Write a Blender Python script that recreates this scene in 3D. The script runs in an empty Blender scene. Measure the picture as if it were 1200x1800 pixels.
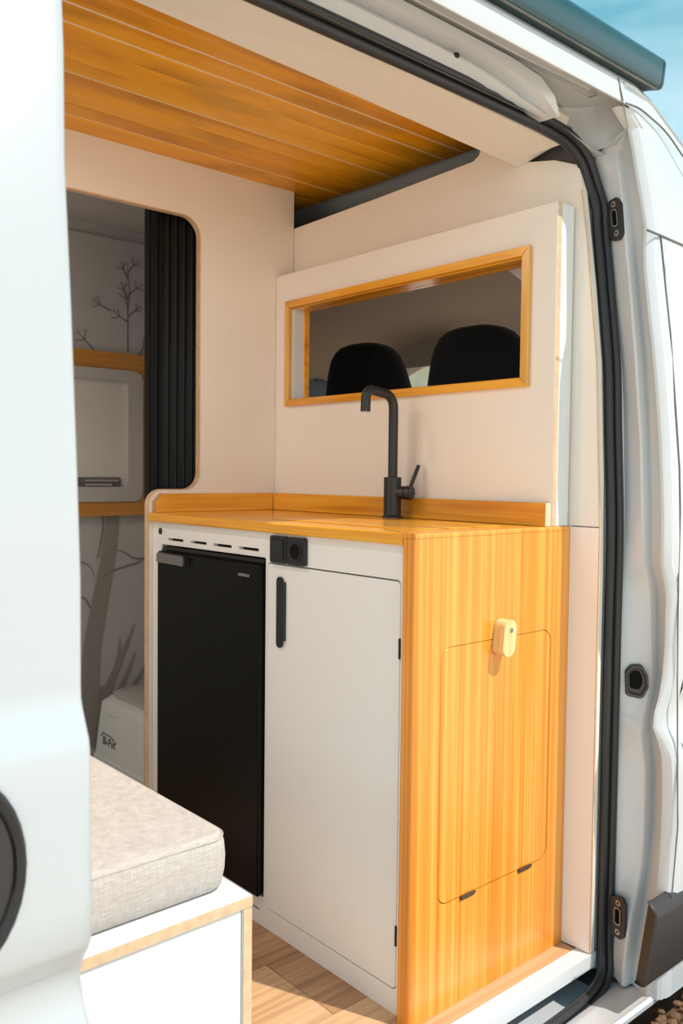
import bpy, bmesh, math, random
from mathutils import Vector, Matrix
from mathutils.geometry import tessellate_polygon
random.seed(7)
R = math.radians
col = bpy.context.scene.collection
sc = bpy.context.scene

# ------------------------------------------------------------------ camera
CAM = Vector((-1.1235, -1.0677, 1.0029)); YAW, PITCH, ROLL, FPX = -0.7194, -0.0429, 0.0106, 1533.3
def camera():
    cy, sy, cp, sp = math.cos(YAW), math.sin(YAW), math.cos(PITCH), math.sin(PITCH)
    F = Vector((-sy*cp, cy*cp, sp)); Rt = Vector((cy, sy, 0)); U = Rt.cross(F)
    cr, sr = math.cos(ROLL), math.sin(ROLL)
    X = cr*Rt + sr*U; Y = -sr*Rt + cr*U
    m = Matrix(((X.x, Y.x, -F.x, CAM.x), (X.y, Y.y, -F.y, CAM.y), (X.z, Y.z, -F.z, CAM.z), (0, 0, 0, 1)))
    cd = bpy.data.cameras.new('camera'); c = bpy.data.objects.new('camera', cd); col.objects.link(c)
    c.matrix_world = m; cd.sensor_fit = 'VERTICAL'; cd.sensor_height = 36; cd.lens = FPX/1800*36
    cd.clip_start = 0.05; cd.clip_end = 400
    cd.dof.use_dof = True; cd.dof.focus_distance = 1.75; cd.dof.aperture_fstop = 7
    sc.camera = c
camera()

# ------------------------------------------------------------------ light
sc.view_settings.view_transform = 'Standard'; sc.view_settings.look = 'None'
sc.view_settings.gamma = 1; sc.view_settings.use_curve_mapping = False
sc.view_settings.exposure = 1.35
def world():
    w = bpy.data.worlds.new('sky'); sc.world = w; w.use_nodes = True
    nt = w.node_tree; nt.nodes.clear(); N = nt.nodes.new; L = nt.links.new
    out = N('ShaderNodeOutputWorld'); bg = N('ShaderNodeBackground'); L(bg.outputs[0], out.inputs[0])
    tc = N('ShaderNodeTexCoord'); sp = N('ShaderNodeSeparateXYZ'); L(tc.outputs['Generated'], sp.inputs[0])
    rp = N('ShaderNodeValToRGB'); L(sp.outputs[2], rp.inputs[0])
    e = rp.color_ramp.elements
    e[0].position = 0.0; e[0].color = (1.45, 1.42, 1.40, 1)
    e[1].position = 0.95; e[1].color = (0.12, 0.34, 0.50, 1)
    x = e.new(0.25); x.color = (.80, .90, .95, 1)
    x = e.new(0.44); x.color = (0.125, 0.33, 0.42, 1)
    mp = N('ShaderNodeMapping'); mp.inputs['Scale'].default_value = (3, 3, 9); L(tc.outputs['Generated'], mp.inputs[0])
    no = N('ShaderNodeTexNoise'); no.inputs['Scale'].default_value = 1.7; no.inputs['Detail'].default_value = 9; no.inputs['Roughness'].default_value = .62; no.inputs['Distortion'].default_value = .6
    L(mp.outputs[0], no.inputs[0])
    r2 = N('ShaderNodeValToRGB'); L(no.outputs[0], r2.inputs[0]); r2.color_ramp.elements[0].position = .42; r2.color_ramp.elements[1].position = .78
    mx = N('ShaderNodeMix'); mx.data_type = 'RGBA'; L(r2.outputs[0], mx.inputs[0]); L(rp.outputs[0], mx.inputs[6]); mx.inputs[7].default_value = (.28, .49, .56, 1)
    L(mx.outputs[2], bg.inputs[0]); bg.inputs[1].default_value = 0.62
world()
def sun():
    l = bpy.data.lights.new('sun', 'SUN'); l.energy = 1.55; l.angle = R(0.8); l.color = (1, .95, .88)
    o = bpy.data.objects.new('sun', l); col.objects.link(o)
    d = Vector((.41, -1, 1.5)); o.rotation_euler = d.to_track_quat('Z', 'Y').to_euler(); o.location = (4, -10, 15)
sun()

# ------------------------------------------------------------------ materials
M = {}
def mat(name, c, rough=.5, metal=0, coat=0, spec=.5, bump=None, vary=None, sheen=0):
    m = bpy.data.materials.new(name); m.use_nodes = True; nt = m.node_tree; b = nt.nodes['Principled BSDF']
    b.inputs['Base Color'].default_value = (*c, 1); b.inputs['Roughness'].default_value = rough
    b.inputs['Metallic'].default_value = metal; b.inputs['Coat Weight'].default_value = coat; b.inputs['Coat Roughness'].default_value = .08
    b.inputs['Specular IOR Level'].default_value = spec; b.inputs['Sheen Weight'].default_value = sheen
    tc = nt.nodes.new('ShaderNodeTexCoord')
    if vary:
        sc_, amt = vary
        n = nt.nodes.new('ShaderNodeTexNoise'); n.inputs['Scale'].default_value = sc_; n.inputs['Detail'].default_value = 5
        nt.links.new(tc.outputs['Object'], n.inputs[0])
        r = nt.nodes.new('ShaderNodeValToRGB'); nt.links.new(n.outputs[0], r.inputs[0])
        r.color_ramp.elements[0].position = .3; r.color_ramp.elements[1].position = .7
        r.color_ramp.elements[0].color = (*[v*(1-amt) for v in c], 1); r.color_ramp.elements[1].color = (*[min(1, v*(1+amt*.5)) for v in c], 1)
        nt.links.new(r.outputs[0], b.inputs['Base Color'])
    if bump:
        sc_, st = bump
        n = nt.nodes.new('ShaderNodeTexNoise'); n.inputs['Scale'].default_value = sc_; n.inputs['Detail'].default_value = 3
        nt.links.new(tc.outputs['Object'], n.inputs[0])
        bp = nt.nodes.new('ShaderNodeBump'); bp.inputs['Strength'].default_value = st; bp.inputs['Distance'].default_value = .002
        nt.links.new(n.outputs[0], bp.inputs['Height']); nt.links.new(bp.outputs[0], b.inputs['Normal'])
    M[name] = m; return name

def wood(name, axis, cols, along=1.3, across=26, rough=.3, coat=.35, streak=True, dist=1.2, knots=0.0, obj_rand=True, fine=.5):
    """axis = grain direction 0,1,2; cols = dark, mid, light"""
    m = bpy.data.materials.new(name); m.use_nodes = True; nt = m.node_tree; N = nt.nodes.new; L = nt.links.new
    b = nt.nodes['Principled BSDF']; b.inputs['Roughness'].default_value = rough; b.inputs['Coat Weight'].default_value = coat; b.inputs['Coat Roughness'].default_value = .15
    tc = N('ShaderNodeTexCoord'); oi = N('ShaderNodeObjectInfo')
    mul = N('ShaderNodeVectorMath'); mul.operation = 'SCALE'
    cb = N('ShaderNodeCombineXYZ')
    for i in range(3): L(oi.outputs['Random'], cb.inputs[i])
    L(cb.outputs[0], mul.inputs[0]); mul.inputs[3].default_value = 13.7 if obj_rand else 0
    add = N('ShaderNodeVectorMath'); L(tc.outputs['Object'], add.inputs[0]); L(mul.outputs[0], add.inputs[1])
    mp = N('ShaderNodeMapping'); s = [across]*3; s[axis] = along; mp.inputs['Scale'].default_value = s; L(add.outputs[0], mp.inputs[0])
    n1 = N('ShaderNodeTexNoise'); n1.inputs['Scale'].default_value = 1; n1.inputs['Detail'].default_value = 4; n1.inputs['Roughness'].default_value = .5; n1.inputs['Distortion'].default_value = dist*.35
    L(mp.outputs[0], n1.inputs[0])
    mp2 = N('ShaderNodeMapping'); s = [across*5]*3; s[axis] = along*1.6; mp2.inputs['Scale'].default_value = s; L(add.outputs[0], mp2.inputs[0])
    n2 = N('ShaderNodeTexNoise'); n2.inputs['Scale'].default_value = 1; n2.inputs['Detail'].default_value = 3
    L(mp2.outputs[0], n2.inputs[0])
    mix = N('ShaderNodeMix'); mix.data_type = 'FLOAT'; mix.inputs[0].default_value = fine; L(n1.outputs[0], mix.inputs[2]); L(n2.outputs[0], mix.inputs[3])
    r = N('ShaderNodeValToRGB'); L(mix.outputs[0], r.inputs[0]); e = r.color_ramp.elements
    e[0].position = .36; e[0].color = (*cols[0], 1); e[1].position = .66; e[1].color = (*cols[2], 1); x = e.new(.5); x.color = (*cols[1], 1)
    last = r.outputs[0]
    if knots:
        mp3 = N('ShaderNodeMapping'); s = [9]*3; s[axis] = 3.2; mp3.inputs['Scale'].default_value = s; L(add.outputs[0], mp3.inputs[0])
        n3 = N('ShaderNodeTexNoise'); n3.inputs['Scale'].default_value = 1; n3.inputs['Detail'].default_value = 2; L(mp3.outputs[0], n3.inputs[0])
        r3 = N('ShaderNodeValToRGB'); L(n3.outputs[0], r3.inputs[0]); r3.color_ramp.elements[0].position = .33; r3.color_ramp.elements[1].position = .5
        r3.color_ramp.elements[0].color = (1-knots,)*3+(1,); r3.color_ramp.elements[1].color = (1, 1, 1, 1)
        mm = N('ShaderNodeMix'); mm.data_type = 'RGBA'; mm.blend_type = 'MULTIPLY'; mm.inputs[0].default_value = 1
        L(last, mm.inputs[6]); L(r3.outputs[0], mm.inputs[7]); last = mm.outputs[2]
    L(last, b.inputs['Base Color'])
    bp = N('ShaderNodeBump'); bp.inputs['Strength'].default_value = .12; bp.inputs['Distance'].default_value = .001
    L(n2.outputs[0], bp.inputs['Height']); L(bp.outputs[0], b.inputs['Normal'])
    M[name] = m; return name

mat('paint', (.62, .635, .645), .28, coat=.6)
mat('paint_door_shaded', (.49, .515, .53), .34, coat=.3)  # same van paint, darkened for the duller light on the sliding door
mat('laminate', (.88, .855, .82), .42, bump=(900, .03))
mat('cream', (.89, .815, .725), .5)
mat('cream_panel', (.89, .825, .755), .45)
mat('white', (.76, .765, .765), .38)
mat('plyedge', (.72, .50, .31), .6, vary=(60, .15))
mat('rubber', (.022, .022, .023), .42, spec=.5)
mat('black', (.012, .013, .014), .35)
mat('matt_black', (.018, .019, .021), .42)
mat('dark_gap', (.01, .009, .008), .9, spec=.1)
mat('fridge', (.0055, .0055, .005), .35, spec=.18)
mat('chrome', (.42, .41, .40), .3, metal=1)
mat('steel', (.35, .34, .33), .35, metal=1)
mat('logo', (.42, .42, .41), .4)
mat('logo_dark', (.05, .05, .05), .6)
mat('awning', (.004, .060, .075), .36, spec=.6, coat=.15)
mat('awning_dark', (.012, .028, .032), .4)
mat('seatcloth', (.008, .008, .009), .9, sheen=.1, spec=.2, bump=(500, .3))
mat('headliner', (.52, .34, .24), .95, bump=(700, .2))
mat('visor', (.62, .57, .52), .8)
mat('trim_grey', (.36, .34, .32), .6)
mat('moulding', (.030, .026, .024), .5, bump=(400, .15))
mat('accordion', (.0045, .0055, .006), .42, spec=.2)
mat('toilet', (.66, .66, .62), .38)
mat('toilet_lid', (.44, .41, .39), .4)
mat('bath_wall', (.50, .49, .48), .7)
mat('bath_wall_print', (.30, .28, .25), .7)
mat('print_dark', (.22, .20, .185), .75)
mat('bath_panel', (.52, .50, .48), .55)
mat('metal_dark', (.18, .165, .155), .5, vary=(14, .4))
mat('hinge', (.10, .08, .07), .35, metal=.8)
mat('led_dot', (.5, .5, .5), .3)
P1 = ((.68, .215, .014), (.85, .31, .034), (.93, .43, .085))
wood('pine_z', 2, P1, along=.55, across=34, fine=.62, dist=.6, obj_rand=False)
wood('pine_y', 1, ((.66, .25, .015), (.88, .39, .03), (.95, .50, .06)), along=1.6, across=22, coat=.6, rough=.22, fine=.35)
wood('pine_x', 0, ((.66, .25, .015), (.88, .39, .03), (.95, .50, .06)), along=1.6, across=22, coat=.6, rough=.22, fine=.35)
wood('pine_knob', 2, ((.80, .50, .18), (.88, .60, .26), (.93, .68, .34)), along=2, across=20)
wood('pine_end', 2, ((.78, .58, .38), (.82, .62, .42), (.86, .68, .48)), along=6, across=60)
wood('board', 0, ((.72, .27, .008), (.92, .40, .012), (1, .50, .03)), along=1.0, across=7, coat=.12, rough=.42, knots=.3, fine=.2)
wood('bath_wood', 0, ((.45, .18, .03), (.60, .26, .05), (.68, .33, .08)), along=1.5, across=14)
wood('plank_light', 0, ((.46, .245, .115), (.62, .37, .19), (.72, .46, .26)), along=1.5, across=18, rough=.45, coat=.1)
wood('plank_dark', 0, ((.30, .145, .065), (.46, .24, .115), (.58, .33, .17)), along=1.5, across=18, rough=.45, coat=.1, knots=.2)

def fabric():
    m = bpy.data.materials.new('linen'); m.use_nodes = True; nt = m.node_tree; N = nt.nodes.new; L = nt.links.new
    b = nt.nodes['Principled BSDF']; b.inputs['Roughness'].default_value = .95; b.inputs['Specular IOR Level'].default_value = .15
    tc = N('ShaderNodeTexCoord'); outs = []
    for sx in ((1300, 110, 110), (110, 1300, 1300), (110, 110, 1300)):
        mp = N('ShaderNodeMapping'); mp.inputs['Scale'].default_value = sx; L(tc.outputs['Object'], mp.inputs[0])
        n = N('ShaderNodeTexNoise'); n.inputs['Scale'].default_value = .5; n.inputs['Detail'].default_value = 2; L(mp.outputs[0], n.inputs[0]); outs.append(n)
    a = N('ShaderNodeMath'); L(outs[0].outputs[0], a.inputs[0]); L(outs[1].outputs[0], a.inputs[1])
    a2 = N('ShaderNodeMath'); L(a.outputs[0], a2.inputs[0]); L(outs[2].outputs[0], a2.inputs[1])
    dv = N('ShaderNodeMath'); dv.operation = 'DIVIDE'; L(a2.outputs[0], dv.inputs[0]); dv.inputs[1].default_value = 3
    r = N('ShaderNodeValToRGB'); L(dv.outputs[0], r.inputs[0]); e = r.color_ramp.elements
    e[0].position = .40; e[0].color = (.46, .405, .37, 1); e[1].position = .62; e[1].color = (.60, .55, .51, 1)
    L(r.outputs[0], b.inputs['Base Color'])
    bp = N('ShaderNodeBump'); bp.inputs['Strength'].default_value = .4; bp.inputs['Distance'].default_value = .001
    L(dv.outputs[0], bp.inputs['Height']); L(bp.outputs[0], b.inputs['Normal']); M['linen'] = m
fabric()
def glass():
    m = bpy.data.materials.new('glass'); m.use_nodes = True; nt = m.node_tree; nt.nodes.clear(); N = nt.nodes.new; L = nt.links.new
    o = N('ShaderNodeOutputMaterial'); mx = N('ShaderNodeMixShader'); t = N('ShaderNodeBsdfTransparent'); g = N('ShaderNodeBsdfGlossy')
    t.inputs[0].default_value = (.86, .92, .91, 1); g.inputs['Roughness'].default_value = .02
    mx.inputs[0].default_value = .05; L(t.outputs[0], mx.inputs[1]); L(g.outputs[0], mx.inputs[2]); L(mx.outputs[0], o.inputs[0]); M['glass'] = m
glass()
EARTH = (.5, .4, 0)
def soil():
    m = bpy.data.materials.new('soil'); m.use_nodes = True; nt = m.node_tree; N = nt.nodes.new; L = nt.links.new
    b = nt.nodes['Principled BSDF']; b.inputs['Roughness'].default_value = .95; b.inputs['Specular IOR Level'].default_value = .1
    tc = N('ShaderNodeTexCoord'); n = N('ShaderNodeTexNoise'); n.inputs['Scale'].default_value = 14; n.inputs['Detail'].default_value = 8; L(tc.outputs['Object'], n.inputs[0])
    r = N('ShaderNodeValToRGB'); L(n.outputs[0], r.inputs[0]); e = r.color_ramp.elements
    e[0].position = .35; e[0].color = (.15, .085, .045, 1); e[1].position = .68; e[1].color = (.30, .18, .11, 1)
    n2 = N('ShaderNodeTexNoise'); n2.inputs['Scale'].default_value = .25; n2.inputs['Detail'].default_value = 3; L(tc.outputs['Object'], n2.inputs[0])
    r2 = N('ShaderNodeValToRGB'); L(n2.outputs[0], r2.inputs[0]); r2.color_ramp.elements[0].position = .42; r2.color_ramp.elements[1].position = .62
    # dark loose earth beside the front door, unseen ground elsewhere paled to bounce light indoors
    gd = N('ShaderNodeVectorMath'); gd.operation = 'DISTANCE'; L(tc.outputs['Object'], gd.inputs[0]); gd.inputs[1].default_value = EARTH
    r2 = N('ShaderNodeMapRange'); r2.inputs[1].default_value = 1.3; r2.inputs[2].default_value = 2.0; L(gd.outputs['Value'], r2.inputs[0])
    mx = N('ShaderNodeMix'); mx.data_type = 'RGBA'; L(r2.outputs[0], mx.inputs[0]); L(r.outputs[0], mx.inputs[6]); mx.inputs[7].default_value = (.90, .69, .53, 1)
    L(mx.outputs[2], b.inputs['Base Color'])
    bp = N('ShaderNodeBump'); bp.inputs['Strength'].default_value = .8; bp.inputs['Distance'].default_value = .02; L(n.outputs[0], bp.inputs['Height']); L(bp.outputs[0], b.inputs['Normal'])
    M['soil'] = m
    m2 = m.copy(); m2.name = 'hill'; M['hill'] = m2
    for nd in m2.node_tree.nodes:
        if nd.type == 'VALTORGB' and nd.color_ramp.elements[0].color[0] > .1 and nd.color_ramp.elements[0].color[0] < .3:
            nd.color_ramp.elements[0].color = (.20, .17, .10, 1); nd.color_ramp.elements[1].color = (.36, .30, .21, 1)
        if nd.type == 'MIX' and nd.data_type == 'RGBA': nd.inputs[7].default_value = (.30, .255, .17, 1)
        if nd.type == 'TEX_NOISE' and nd.inputs['Scale'].default_value > 5: nd.inputs['Scale'].default_value = 1.2
        if nd.type == 'BUMP': nd.inputs['Distance'].default_value = .3
soil()

# ------------------------------------------------------------------ helpers
WL = {}
def wloc(o):
    return WL.get(o.name, Vector((0, 0, 0)))
def tag(o, label=None, cat=None, group=None, kind=None):
    if label: o['label'] = label
    if cat: o['category'] = cat
    if group: o['group'] = group
    if kind: o['kind'] = kind
    return o
def thing(name, loc, label, cat, group=None, kind=None):
    o = bpy.data.objects.new(name, None); col.objects.link(o); o.location = loc; o.empty_display_size = .05
    WL[o.name] = Vector(loc); return tag(o, label, cat, group, kind)
def link(name, me, m, parent=None, smooth=False):
    o = bpy.data.objects.new(name, me); col.objects.link(o)
    if m: me.materials.append(M[m] if isinstance(m, str) else m)
    if parent is not None:
        off = wloc(parent); me.transform(Matrix.Translation(-off)); o.parent = parent; WL[o.name] = off
    else:
        xs = [v.co for v in me.vertices]
        c = Vector(((min(v.x for v in xs)+max(v.x for v in xs))/2, (min(v.y for v in xs)+max(v.y for v in xs))/2, min(v.z for v in xs)))
        me.transform(Matrix.Translation(-c)); o.location = c; WL[o.name] = c
    if smooth:
        for p in me.polygons: p.use_smooth = True
        if smooth != 'all':
            try: me.set_sharp_from_angle(angle=R(38))
            except Exception: pass
    return o
def bm_out(name, bm, m, parent=None, smooth=False, bev=0, seg=2):
    bmesh.ops.recalc_face_normals(bm, faces=bm.faces)
    if bev:
        ed = [e for e in bm.edges if len(e.link_faces) == 2 and e.calc_face_angle(0) > R(35)]
        bmesh.ops.bevel(bm, geom=ed, offset=bev, segments=seg, affect='EDGES', clamp_overlap=True)
    me = bpy.data.meshes.new(name); bm.to_mesh(me); bm.free()
    return link(name, me, m, parent, smooth or bool(bev))
def addbox(bm, x0, x1, y0, y1, z0, z1):
    v = [bm.verts.new((x, y, z)) for x in (x0, x1) for y in (y0, y1) for z in (z0, z1)]
    for f in ((0, 1, 3, 2), (4, 6, 7, 5), (0, 4, 5, 1), (2, 3, 7, 6), (0, 2, 6, 4), (1, 5, 7, 3)): bm.faces.new([v[i] for i in f])
def box(name, x0, x1, y0, y1, z0, z1, m, parent=None, bev=0, seg=2):
    bm = bmesh.new(); addbox(bm, x0, x1, y0, y1, z0, z1); return bm_out(name, bm, m, parent, bev=bev, seg=seg)
def rnd(pts, rad, seg=7):
    """round the corners of a closed polygon; rad = number or list"""
    n = len(pts); out = []
    for i in range(n):
        r = rad[i] if isinstance(rad, (list, tuple)) else rad
        p = Vector(pts[i]); a = Vector(pts[i-1])-p; b = Vector(pts[(i+1) % n])-p
        if r <= 0: out.append(tuple(p)); continue
        la, lb = a.length, b.length; a.normalize(); b.normalize()
        ang = a.angle(b); t = min(r/math.tan(ang/2), la*.499, lb*.499); r = t*math.tan(ang/2)
        c = p+(a+b).normalized()*(r/math.sin(ang/2)); s = p+a*t; e = p+b*t
        va, vb = s-c, e-c; A = math.atan2(va.y, va.x); B = math.atan2(vb.y, vb.x); d = (B-A+math.pi) % (2*math.pi)-math.pi
        for k in range(seg+1): q = A+d*k/seg; out.append((c.x+r*math.cos(q), c.y+r*math.sin(q)))
    return out
def rect(u0, u1, v0, v1, r=0, seg=6):
    return rnd([(u0, v0), (u1, v0), (u1, v1), (u0, v1)], r, seg)
def plate(name, outer, holes, plane, a, b, m, parent=None, bev=0, seg=1):
    mp = {'xz': lambda u, v, w: (u, w, v), 'yz': lambda u, v, w: (w, u, v), 'xy': lambda u, v, w: (u, v, w)}[plane]
    loops = [outer]+list(holes); flat = [p for l in loops for p in l]
    tris = tessellate_polygon([[Vector((p[0], p[1], 0)) for p in l] for l in loops])
    bm = bmesh.new(); A = [bm.verts.new(mp(p[0], p[1], a)) for p in flat]; B = [bm.verts.new(mp(p[0], p[1], b)) for p in flat]
    for t in tris:
        try: bm.faces.new([A[i] for i in t]); bm.faces.new([B[i] for i in reversed(t)])
        except ValueError: pass
    k = 0
    for l in loops:
        n = len(l)
        for i in range(n):
            j = (i+1) % n; bm.faces.new((A[k+i], A[k+j], B[k+j], B[k+i]))
        k += n
    return bm_out(name, bm, m, parent, bev=bev, seg=seg)
def addtube(bm, pts, r, seg=14, cap=True):
    pts = [Vector(p) for p in pts]; n = len(pts); rings = []
    t0 = (pts[1]-pts[0]).normalized(); up = Vector((0, 0, 1)) if abs(t0.z) < .9 else Vector((1, 0, 0)); u = t0.cross(up).normalized()
    for i, p in enumerate(pts):
        t = (pts[min(i+1, n-1)]-pts[max(i-1, 0)]).normalized(); u = (u-t*u.dot(t)).normalized(); w = t.cross(u)
        rr = r[i] if isinstance(r, (list, tuple)) else r
        rings.append([bm.verts.new(p+(u*math.cos(2*math.pi*k/seg)+w*math.sin(2*math.pi*k/seg))*rr) for k in range(seg)])
    for i in range(n-1):
        for k in range(seg): bm.faces.new((rings[i][k], rings[i][(k+1) % seg], rings[i+1][(k+1) % seg], rings[i+1][k]))
    if cap: bm.faces.new(rings[0][::-1]); bm.faces.new(rings[-1])
def tube(name, pts, r, m, parent=None, seg=14):
    bm = bmesh.new(); addtube(bm, pts, r, seg); return bm_out(name, bm, m, parent, smooth=True)
def spline(pts, n=8):
    P = [Vector(p) for p in pts]; out = []
    for i in range(len(P)-1):
        p0 = P[max(i-1, 0)]; p1 = P[i]; p2 = P[i+1]; p3 = P[min(i+2, len(P)-1)]
        for k in range(n):
            t = k/n; out.append(.5*((2*p1)+(p2-p0)*t+(2*p0-5*p1+4*p2-p3)*t*t+(3*p1-p0-3*p2+p3)*t**3))
    out.append(P[-1]); return out
def loft(name, rows, m, parent=None, skip=None, solid=0, smooth=True, sharp=None):
    bm = bmesh.new(); V = [[bm.verts.new(p) for p in r] for r in rows]
    for i in range(len(V)-1):
        for j in range(len(V[i])-1):
            if skip and skip(i, j): continue
            try: bm.faces.new((V[i][j], V[i][j+1], V[i+1][j+1], V[i+1][j]))
            except ValueError: pass
    bmesh.ops.remove_doubles(bm, verts=bm.verts, dist=1e-5)
    o = bm_out(name, bm, m, parent, smooth=smooth)
    if sharp: o.data.set_sharp_from_angle(angle=R(sharp))
    if solid:
        s = o.modifiers.new('thickness', 'SOLIDIFY'); s.thickness = solid; s.offset = 0
    return o
def lerp(x, X, Y):
    if x <= X[0]: return Y[0]
    for i in range(1, len(X)):
        if x <= X[i]: return Y[i-1]+(Y[i]-Y[i-1])*(x-X[i-1])/(X[i]-X[i-1])
    return Y[-1]
def T(z): return lerp(z, [-.2, .1, .9, 1.24, 1.5, 1.65, 1.75, 1.8], [0, 0, 0, .016, .046, .068, .083, .088])
def cyl(name, p, q, r, m, parent=None, seg=20, bev=0):
    bm = bmesh.new(); addtube(bm, [p, q], r, seg); return bm_out(name, bm, m, parent, smooth=True, bev=bev)
def text(name, body, size, loc, ex, ey, ext, m, parent, xs=1):
    cu = bpy.data.curves.new(name, 'FONT'); cu.body = body; cu.size = size; cu.extrude = ext; cu.align_x = 'CENTER'; cu.align_y = 'CENTER'
    tmp = bpy.data.objects.new('tmp', cu); col.objects.link(tmp); bpy.context.view_layer.update()
    me = bpy.data.meshes.new_from_object(tmp.evaluated_get(bpy.context.evaluated_depsgraph_get())); bpy.data.objects.remove(tmp)
    ex = Vector(ex).normalized(); ey = Vector(ey).normalized(); ez = ex.cross(ey)
    me.transform(Matrix(((ex.x*xs, ey.x, ez.x, loc[0]), (ex.y*xs, ey.y, ez.y, loc[1]), (ex.z*xs, ey.z, ez.z, loc[2]), (0, 0, 0, 1))))
    me.name = name; me.materials.clear(); return link(name, me, m, parent)

# ================================================================== OUTDOORS
def added_bank(x, y):  # raised earth added beside the sill so the soil there catches the sun
    return .463*max(0, min(1, (-.13-y)/.07))*max(0, min(1, (y+1.0)/.35))*max(0, min(1, (x-.05)/.25))*max(0, min(1, (1.35-x)/.3))
def ground():
    bm = bmesh.new(); n = 90; V = {}
    def far(t): return (abs(t)**2.6)*(1 if t > 0 else -1)*70
    for i in range(n+1):
        for j in range(n+1):
            x = far(i/n*2-1)+.8; y = far(j/n*2-1)-.6
            a = math.atan2(y, x); d = math.hypot(x, y)
            h = 0
            if d > 14:
                k = max(0, 1-abs((math.degrees(a)-50+180) % 360-180)/70); h = k*min(1, (d-14)/26)*13+math.sin(x*.31)*math.cos(y*.27)*.5*min(1, (d-14)/10)
            z = -.52+h+(random.random()-.5)*.018+added_bank(x, y)
            V[i, j] = bm.verts.new((x, y, z))
    for i in range(n):
        for j in range(n):
            f = bm.faces.new((V[i, j], V[i+1, j], V[i+1, j+1], V[i, j+1]))
            c = f.calc_center_median(); f.material_index = 1 if c.length > 12 and c.z > -.3 else 0
    o = bm_out('ground', bm, 'soil', smooth='all'); o.data.materials.append(M['hill'])
    tag(o, 'bare soil ground, brown by the van, unseen parts paled to bounce light, rising to a pale hillside', 'ground', kind='structure')
ground()
def clods():
    bm = bmesh.new()
    for k in range(1500):
        x = random.uniform(.2, 1.25); y = random.uniform(-.7, -.225); r = random.uniform(.004, .013)*(1.3 if random.random() < .15 else 1)
        t = bmesh.ops.create_icosphere(bm, subdivisions=1, radius=r)
        for v in t['verts']:
            v.co = Vector((v.co.x*random.uniform(.8, 1.3), v.co.y*random.uniform(.8, 1.3), v.co.z*.7))+Vector((x, y, -.517+added_bank(x, y)))
    o = bm_out('soil_clods', bm, mat('clod', (.20, .115, .065), .95, spec=.1, vary=(30, .35))); tag(o, 'loose brown clods of soil on the ground below the front door', 'soil', kind='stuff')
clods()

# ================================================================== VAN BODY
van = thing('camper_van', (.5, .8, -.5), 'white high-roofed camper van with its side door slid open', 'van')
PZ = [-0.045, -0.01, 0.02, 0.06, 0.1, 0.14, 0.2, 0.27, 0.34, 0.4, 0.44, 0.47, 0.5, 0.53, 0.56, 0.6, 0.66, 0.72, 0.76, 0.79, 0.83, 0.88, 0.94, 1.0, 1.08, 1.16, 1.24, 1.32, 1.38, 1.42, 1.46, 1.5, 1.56, 1.62, 1.66, 1.7, 1.733]
PF1 = [0.5004, 0.5026, 0.5055, 0.5064, 0.5067, 0.5068, 0.507, 0.5078, 0.5088, 0.5097, 0.5103, 0.5107, 0.5112, 0.5116, 0.5121, 0.5127, 0.5136, 0.5145, 0.515, 0.5152, 0.515, 0.5155, 0.5172, 0.5181, 0.5192, 0.5198, 0.5151, 0.5111, 0.5098, 0.5096, 0.5092, 0.5081, 0.5078, 0.5031, 0.4891, 0.4631, 0.4648]
PF2 = [0.4768, 0.4768, 0.482, 0.4912, 0.5004, 0.5181, 0.533, 0.5375, 0.5369, 0.5351, 0.5238, 0.5148, 0.5233, 0.5361, 0.5456, 0.5547, 0.5495, 0.5443, 0.5408, 0.5321, 0.5165, 0.5122, 0.509, 0.5091, 0.5081, 0.5009, 0.4949, 0.4952, 0.4954, 0.4952, 0.4932, 0.4942, 0.4972, 0.4945, 0.4936, 0.4948, 0.4999]
PF3 = [0.4991, 0.4992, 0.5081, 0.5203, 0.5328, 0.5425, 0.5565, 0.5667, 0.5676, 0.5672, 0.5576, 0.5493, 0.5437, 0.5543, 0.565, 0.5746, 0.5704, 0.5662, 0.5634, 0.5514, 0.5321, 0.5298, 0.5288, 0.5284, 0.5274, 0.5242, 0.5189, 0.5173, 0.5163, 0.5154, 0.5135, 0.5124, 0.5124, 0.5066, 0.5041, 0.5039, 0.5088]
PF4 = [0.4796, 0.4796, 0.4807, 0.4893, 0.4983, 0.5075, 0.5145, 0.5196, 0.5208, 0.5187, 0.5147, 0.5068, 0.4975, 0.5025, 0.5115, 0.5182, 0.5256, 0.5253, 0.5248, 0.5204, 0.5045, 0.504, 0.505, 0.5031, 0.4999, 0.4923, 0.4824, 0.4782, 0.476, 0.4746, 0.4797, 0.4898, 0.4859, 0.4782, 0.4743, 0.4672, 0.4604]
def crease(z):   # body side creases of the outer skin (inwards positive)
    return lerp(z, [.40, .455, .50, .54, .575, .75, .77, .80, .83], [-.012, -.010, .012, .012, 0, 0, -.002, .006, .004])
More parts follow.
